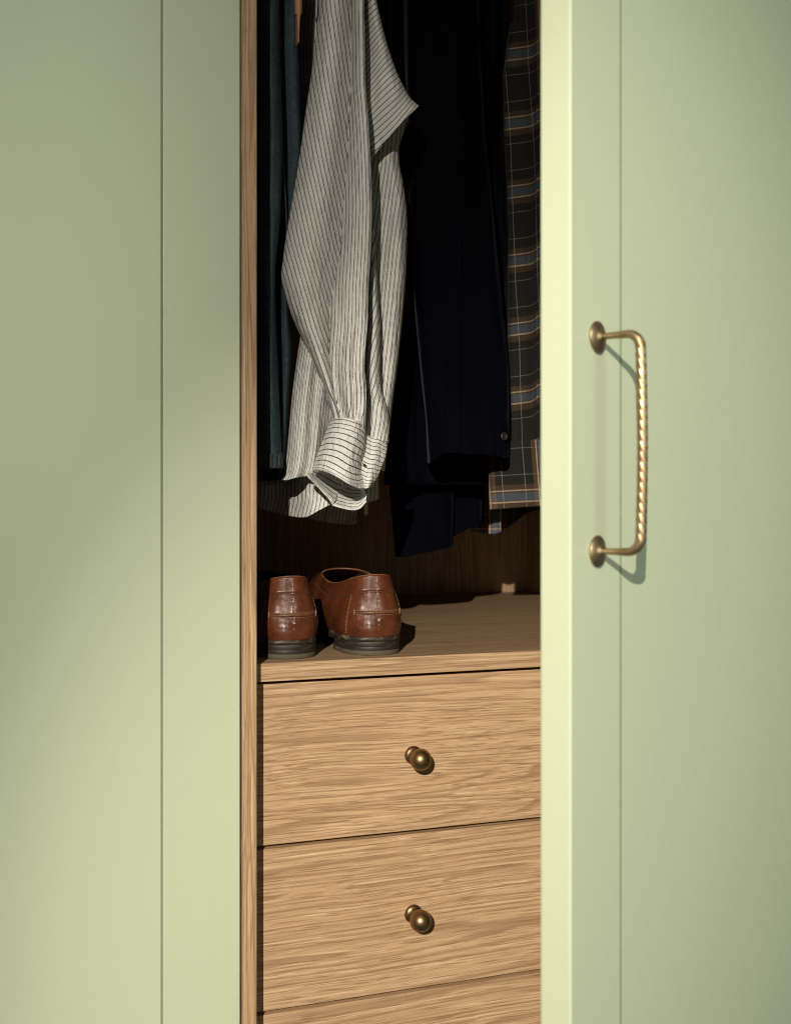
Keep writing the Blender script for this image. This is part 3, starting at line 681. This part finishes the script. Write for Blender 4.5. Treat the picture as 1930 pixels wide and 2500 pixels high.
def surf(vv, off=0.0):
    """loafer upper: profile curves from the sole edge up to the topline; vv array -> (len, NPH, 3)"""
    P0 = np.c_[so * np.array([.97, 1.0]) + np.array([0, .0018]), np.full(NPH, ZS)]
    P3 = to.copy()
    ctr = np.array([0, .085]); out = P3[:, :2] - ctr; 
    o2 = P0[:, :2] - P3[:, :2]; dh = np.linalg.norm(o2, axis=1)[:, None]; od = o2 / (dh + 1e-9)
    far = np.clip((dh - .02) / .08, 0, 1)
    nr_ = np.c_[so[:, 0] * 1.6, so[:, 1] - .10]; nr_ /= np.linalg.norm(nr_, axis=1)[:, None]
    P1 = P0 + np.c_[nr_ * (.0105 * (1 - far)), np.full(NPH, .024) + .012 * far[:, 0]]
    P2 = P3 + np.c_[od * (dh * (.30 * far + .05)) + nr_ * .0060 * (1 - far), -.020 * (1 - far[:, 0]) - .002 * far[:, 0]]
    vv = np.asarray(vv)[:, None, None]
    P = (1 - vv) ** 3 * P0 + 3 * (1 - vv) ** 2 * vv * P1 + 3 * (1 - vv) * vv ** 2 * P2 + vv ** 3 * P3
    if off:
        P = P + off * np.concatenate([nr_, np.zeros((NPH, 1))], 1)[None]
    return P
DARKSOLE = worn('dark_heel', (.016, .011, .008), (.095, .066, .042), .52, .72, .6)
RUB = worn('heel_rubber', (.075, .060, .038), (.022, .018, .013), .50, .70, .8)
WELT = worn('welt_edge', (.020, .014, .009), (.15, .115, .072), .48, .62, .6)
LINING = plain('dark_lining', (.030, .016, .009), .7)
LTH = plain('tan_thread', (.26, .16, .075), .8); STRAP = worn('strap_leather', (.13, .05, .02), (.06, .02, .008), .45, .65, .5)
BRTH = plain('brown_thread', (.10, .035, .014), .7)
def loafer(loc, rz, label, seed):
    M = Matrix.Translation(loc) @ Matrix.Rotation(rz, 4, 'Z'); R3 = np.array(M.to_3x3()); T3 = np.array(loc)
    def X(p): return np.asarray(p) @ R3.T + T3
    t = empty('loafer', loc, label, 'shoe', 'pair of brown loafers on the shelf')
    vv = np.linspace(0, 1, 44); P = surf(vv)
    # uv in metres along the wall
    ul = np.r_[0, np.cumsum(np.linalg.norm(np.diff(so, axis=0), axis=1))]
    d = np.concatenate([np.zeros((1, NPH)), np.cumsum(np.linalg.norm(np.diff(P, axis=0), axis=2), 0)])
    def sheet(Pg, name, mt, parent, uvs, th=None, wrap=True):
        R, C = Pg.shape[:2]
        o = mesh(name, X(Pg.reshape(-1, 3)), grid_faces(R, C, 0, wrap), mt, parent, uv=uvs)
        return o
    uv = np.stack([np.broadcast_to(ul, d.shape), d], -1).reshape(-1, 2)
    up = sheet(P, 'upper', LEATHER, t, uv); solid(up, .0016, -1 if False else 0)
    # collar band: a second layer of leather round the opening
    sel = np.linspace(.735, 1.0, 12); Pb = surf(sel, .0011); Pb[0] = surf([.735], .0002)[0]; Pb[-1, :, 2] += .0006
    db = np.interp(sel, vv, d.mean(1)); uvb = np.stack(np.broadcast_arrays(ul[None, :], db[:, None]), -1).reshape(-1, 2)
    band = sheet(Pb, 'collar_band', LEATHER, t, uvb); solid(band, .0012)
    Pr = surf([1.0], .0004)[0]; Pr[:, 2] += .0006
    v, f = tube(X(np.r_[Pr, Pr[:2]]), .0011, 8, False); mesh('topline_piping', v, f, worn('piping_%d' % seed, (.16, .06, .025), (.33, .21, .12), .5, .7, .5), band)
    # lining and insole
    sel = np.linspace(.55, 1.0, 10); Pl_ = surf(sel, -.0022); sheet(Pl_, 'lining', LINING, t, None)
    inn = so * .86 + np.array([0, .012]); v = np.c_[inn, np.full(NPH, .026)]; mesh('insole', X(v), [tuple(range(NPH))], LINING, t)
    # sole: forepart, stacked heel, rubber tip and welt
    def slab(out2, z0, z1, name, mt, bev=.0006):
        n = len(out2); c0 = out2.mean(0); ins = lambda k: c0 + (out2 - c0) * k
        rings = [np.c_[ins(1 - bev * 25), np.full(n, z0)], np.c_[ins(1), np.full(n, z0 + bev)], np.c_[ins(1), np.full(n, z1 - bev)], np.c_[ins(1 - bev * 25), np.full(n, z1)]]
        v = np.concatenate(rings); f = grid_faces(4, n, 0, True) + [tuple(range(n))[::-1], tuple(3 * n + k for k in range(n))]
        return mesh(name, X(v), f, mt, t)
    slab(so * np.array([1.012, 1.0]), .0150, .0203, 'welt', WELT)
    fore = so[so[:, 1] > .082]; 
    slab(so * np.array([.985, .99]) + np.array([0, .001]), .0118, .0147, 'outsole', DARKSOLE)
    hb = [(x, y) for x, y in so if y < .070]; hb = np.array(sorted(hb, key=lambda p: math.atan2(p[0], -(p[1] - .045))))
    slab(hb * np.array([1.0, 1]), .0098, .0149, 'heel_lift', DARKSOLE, .00025)
    slab(hb * np.array([1.003, 1]), .0053, .0097, 'heel_lift', DARKSOLE, .00025)
    slab(hb * np.array([1.0, 1]), 0.0, .0052, 'heel_tip', RUB, .0008)
    tip = closed([(.036, .175), (.040, .21), (.034, .25), (.012, .278), (-.012, .278), (-.034, .25), (-.038, .21), (-.034, .175)], 60)
    slab(tip, 0.0, .0117, 'forepart', DARKSOLE)
    # decorative strap across the heel, lying on the counter
    def at_z(ph, z, off):
        Pz = surf(np.linspace(0, 1, 120), off)[:, ph % NPH]; i = int(np.argmin(abs(Pz[:, 2] - z) + (np.arange(120) > 100) * 1.0)); return Pz[i]
    phs = list(range(-11, 12)); 
    def ring(z, off): 
        q = np.array([at_z(p, z, off) for p in phs]); return catmull(q[::2], 40)
    rows = [ring(.0452, .0000), ring(.0450, .0017), ring(.0468, .0021), ring(.0486, .0017), ring(.0484, .0000)]
    sag = np.linspace(-1, 1, 40); 
    for r_ in rows: r_[:, 2] += .0004 * np.cos(sag * 1.5)
    strap = mesh('heel_strap', X(np.concatenate(rows)), grid_faces(5, 40), STRAP, t)
    B_ = Bag()
    for q, z in ((0, .0452), (39, .0452)):
        a = rows[2][q].copy(); b1 = a.copy(); b1[2] += .0032; b2 = a.copy(); b2[2] -= .0032; mid = a.copy(); mid[:2] *= 1.0; mid[1] -= .0012
        B_.add(*tube(X(catmull(np.array([b1, mid, b2]), 8)), .00062, 6))
    for zz, ro in ((.0492, 0), (.0446, 0)):
        rg = ring(zz, .0010)
        for k in range(2, 37, 2): B_.add(*tube(X(np.array([rg[k], rg[k + 1]])), .00034, 5))
    B_.build('strap_stitching', LTH, strap, kind='stuff')
    # seam stitching: two rows under the collar, double rows down the counter
    B_ = Bag(); vs_ = np.linspace(0, 1, 200)
    fine = 3
    for vv_, offs in ((.715, 0), (.745, 1)):
        q = surf([vv_], .0016)[0]; q = np.r_[q[-46:], q[:47]]; q = catmull(q, 280)
        for k in range(offs, 276, 3): B_.add(*tube(X(q[k:k + 3]), .00036, 5))
    B_.build('collar_stitching', BRTH, band, kind='stuff')
    B_ = Bag()
    for ph, sg in ((15, 1), (-15, -1)):
        for sh_ in (0, 1):
            q = surf(np.linspace(.05, .72, 60), .0012)
            i0 = (ph + sh_ * 0) % NPH; line = q[:, i0] * (1 - .45 * sh_) + q[:, (i0 + sg) % NPH] * (.45 * sh_)
            # the seam leans inwards towards the collar
            lean = np.linspace(0, 1, 60)[:, None]; line = line * (1 - lean * .8) + q[:, (i0 - 2 * sg) % NPH] * (lean * .8)
            for k in range(0, 58, 2): B_.add(*tube(X(line[k:k + 2]), .00032, 5))
    B_.build('counter_stitching', LTH, up, kind='stuff')
    # short closing slit above the heel
    q = surf(np.linspace(.02, .25, 12), -.0003)[:, 2 if seed else 1]; q[:, 1] -= .0002
    v, f = tube(X(q), np.r_[np.linspace(.0009, .0009, 8), .0011, .0009, .0006, .0003], 8); mesh('closing_slit', v, f, plain('slit_dark_%d' % seed, (.020, .006, .003), .8), up)
    return t
loafer((0.0500, 0.040, 0.0001), math.radians(1.5), 'brown leather loafer beside the side panel, partly in shadow', 0)
loafer((0.1440, 0.037, 0.0001), math.radians(-2.0), 'brown leather loafer standing farther from the side panel', 1)
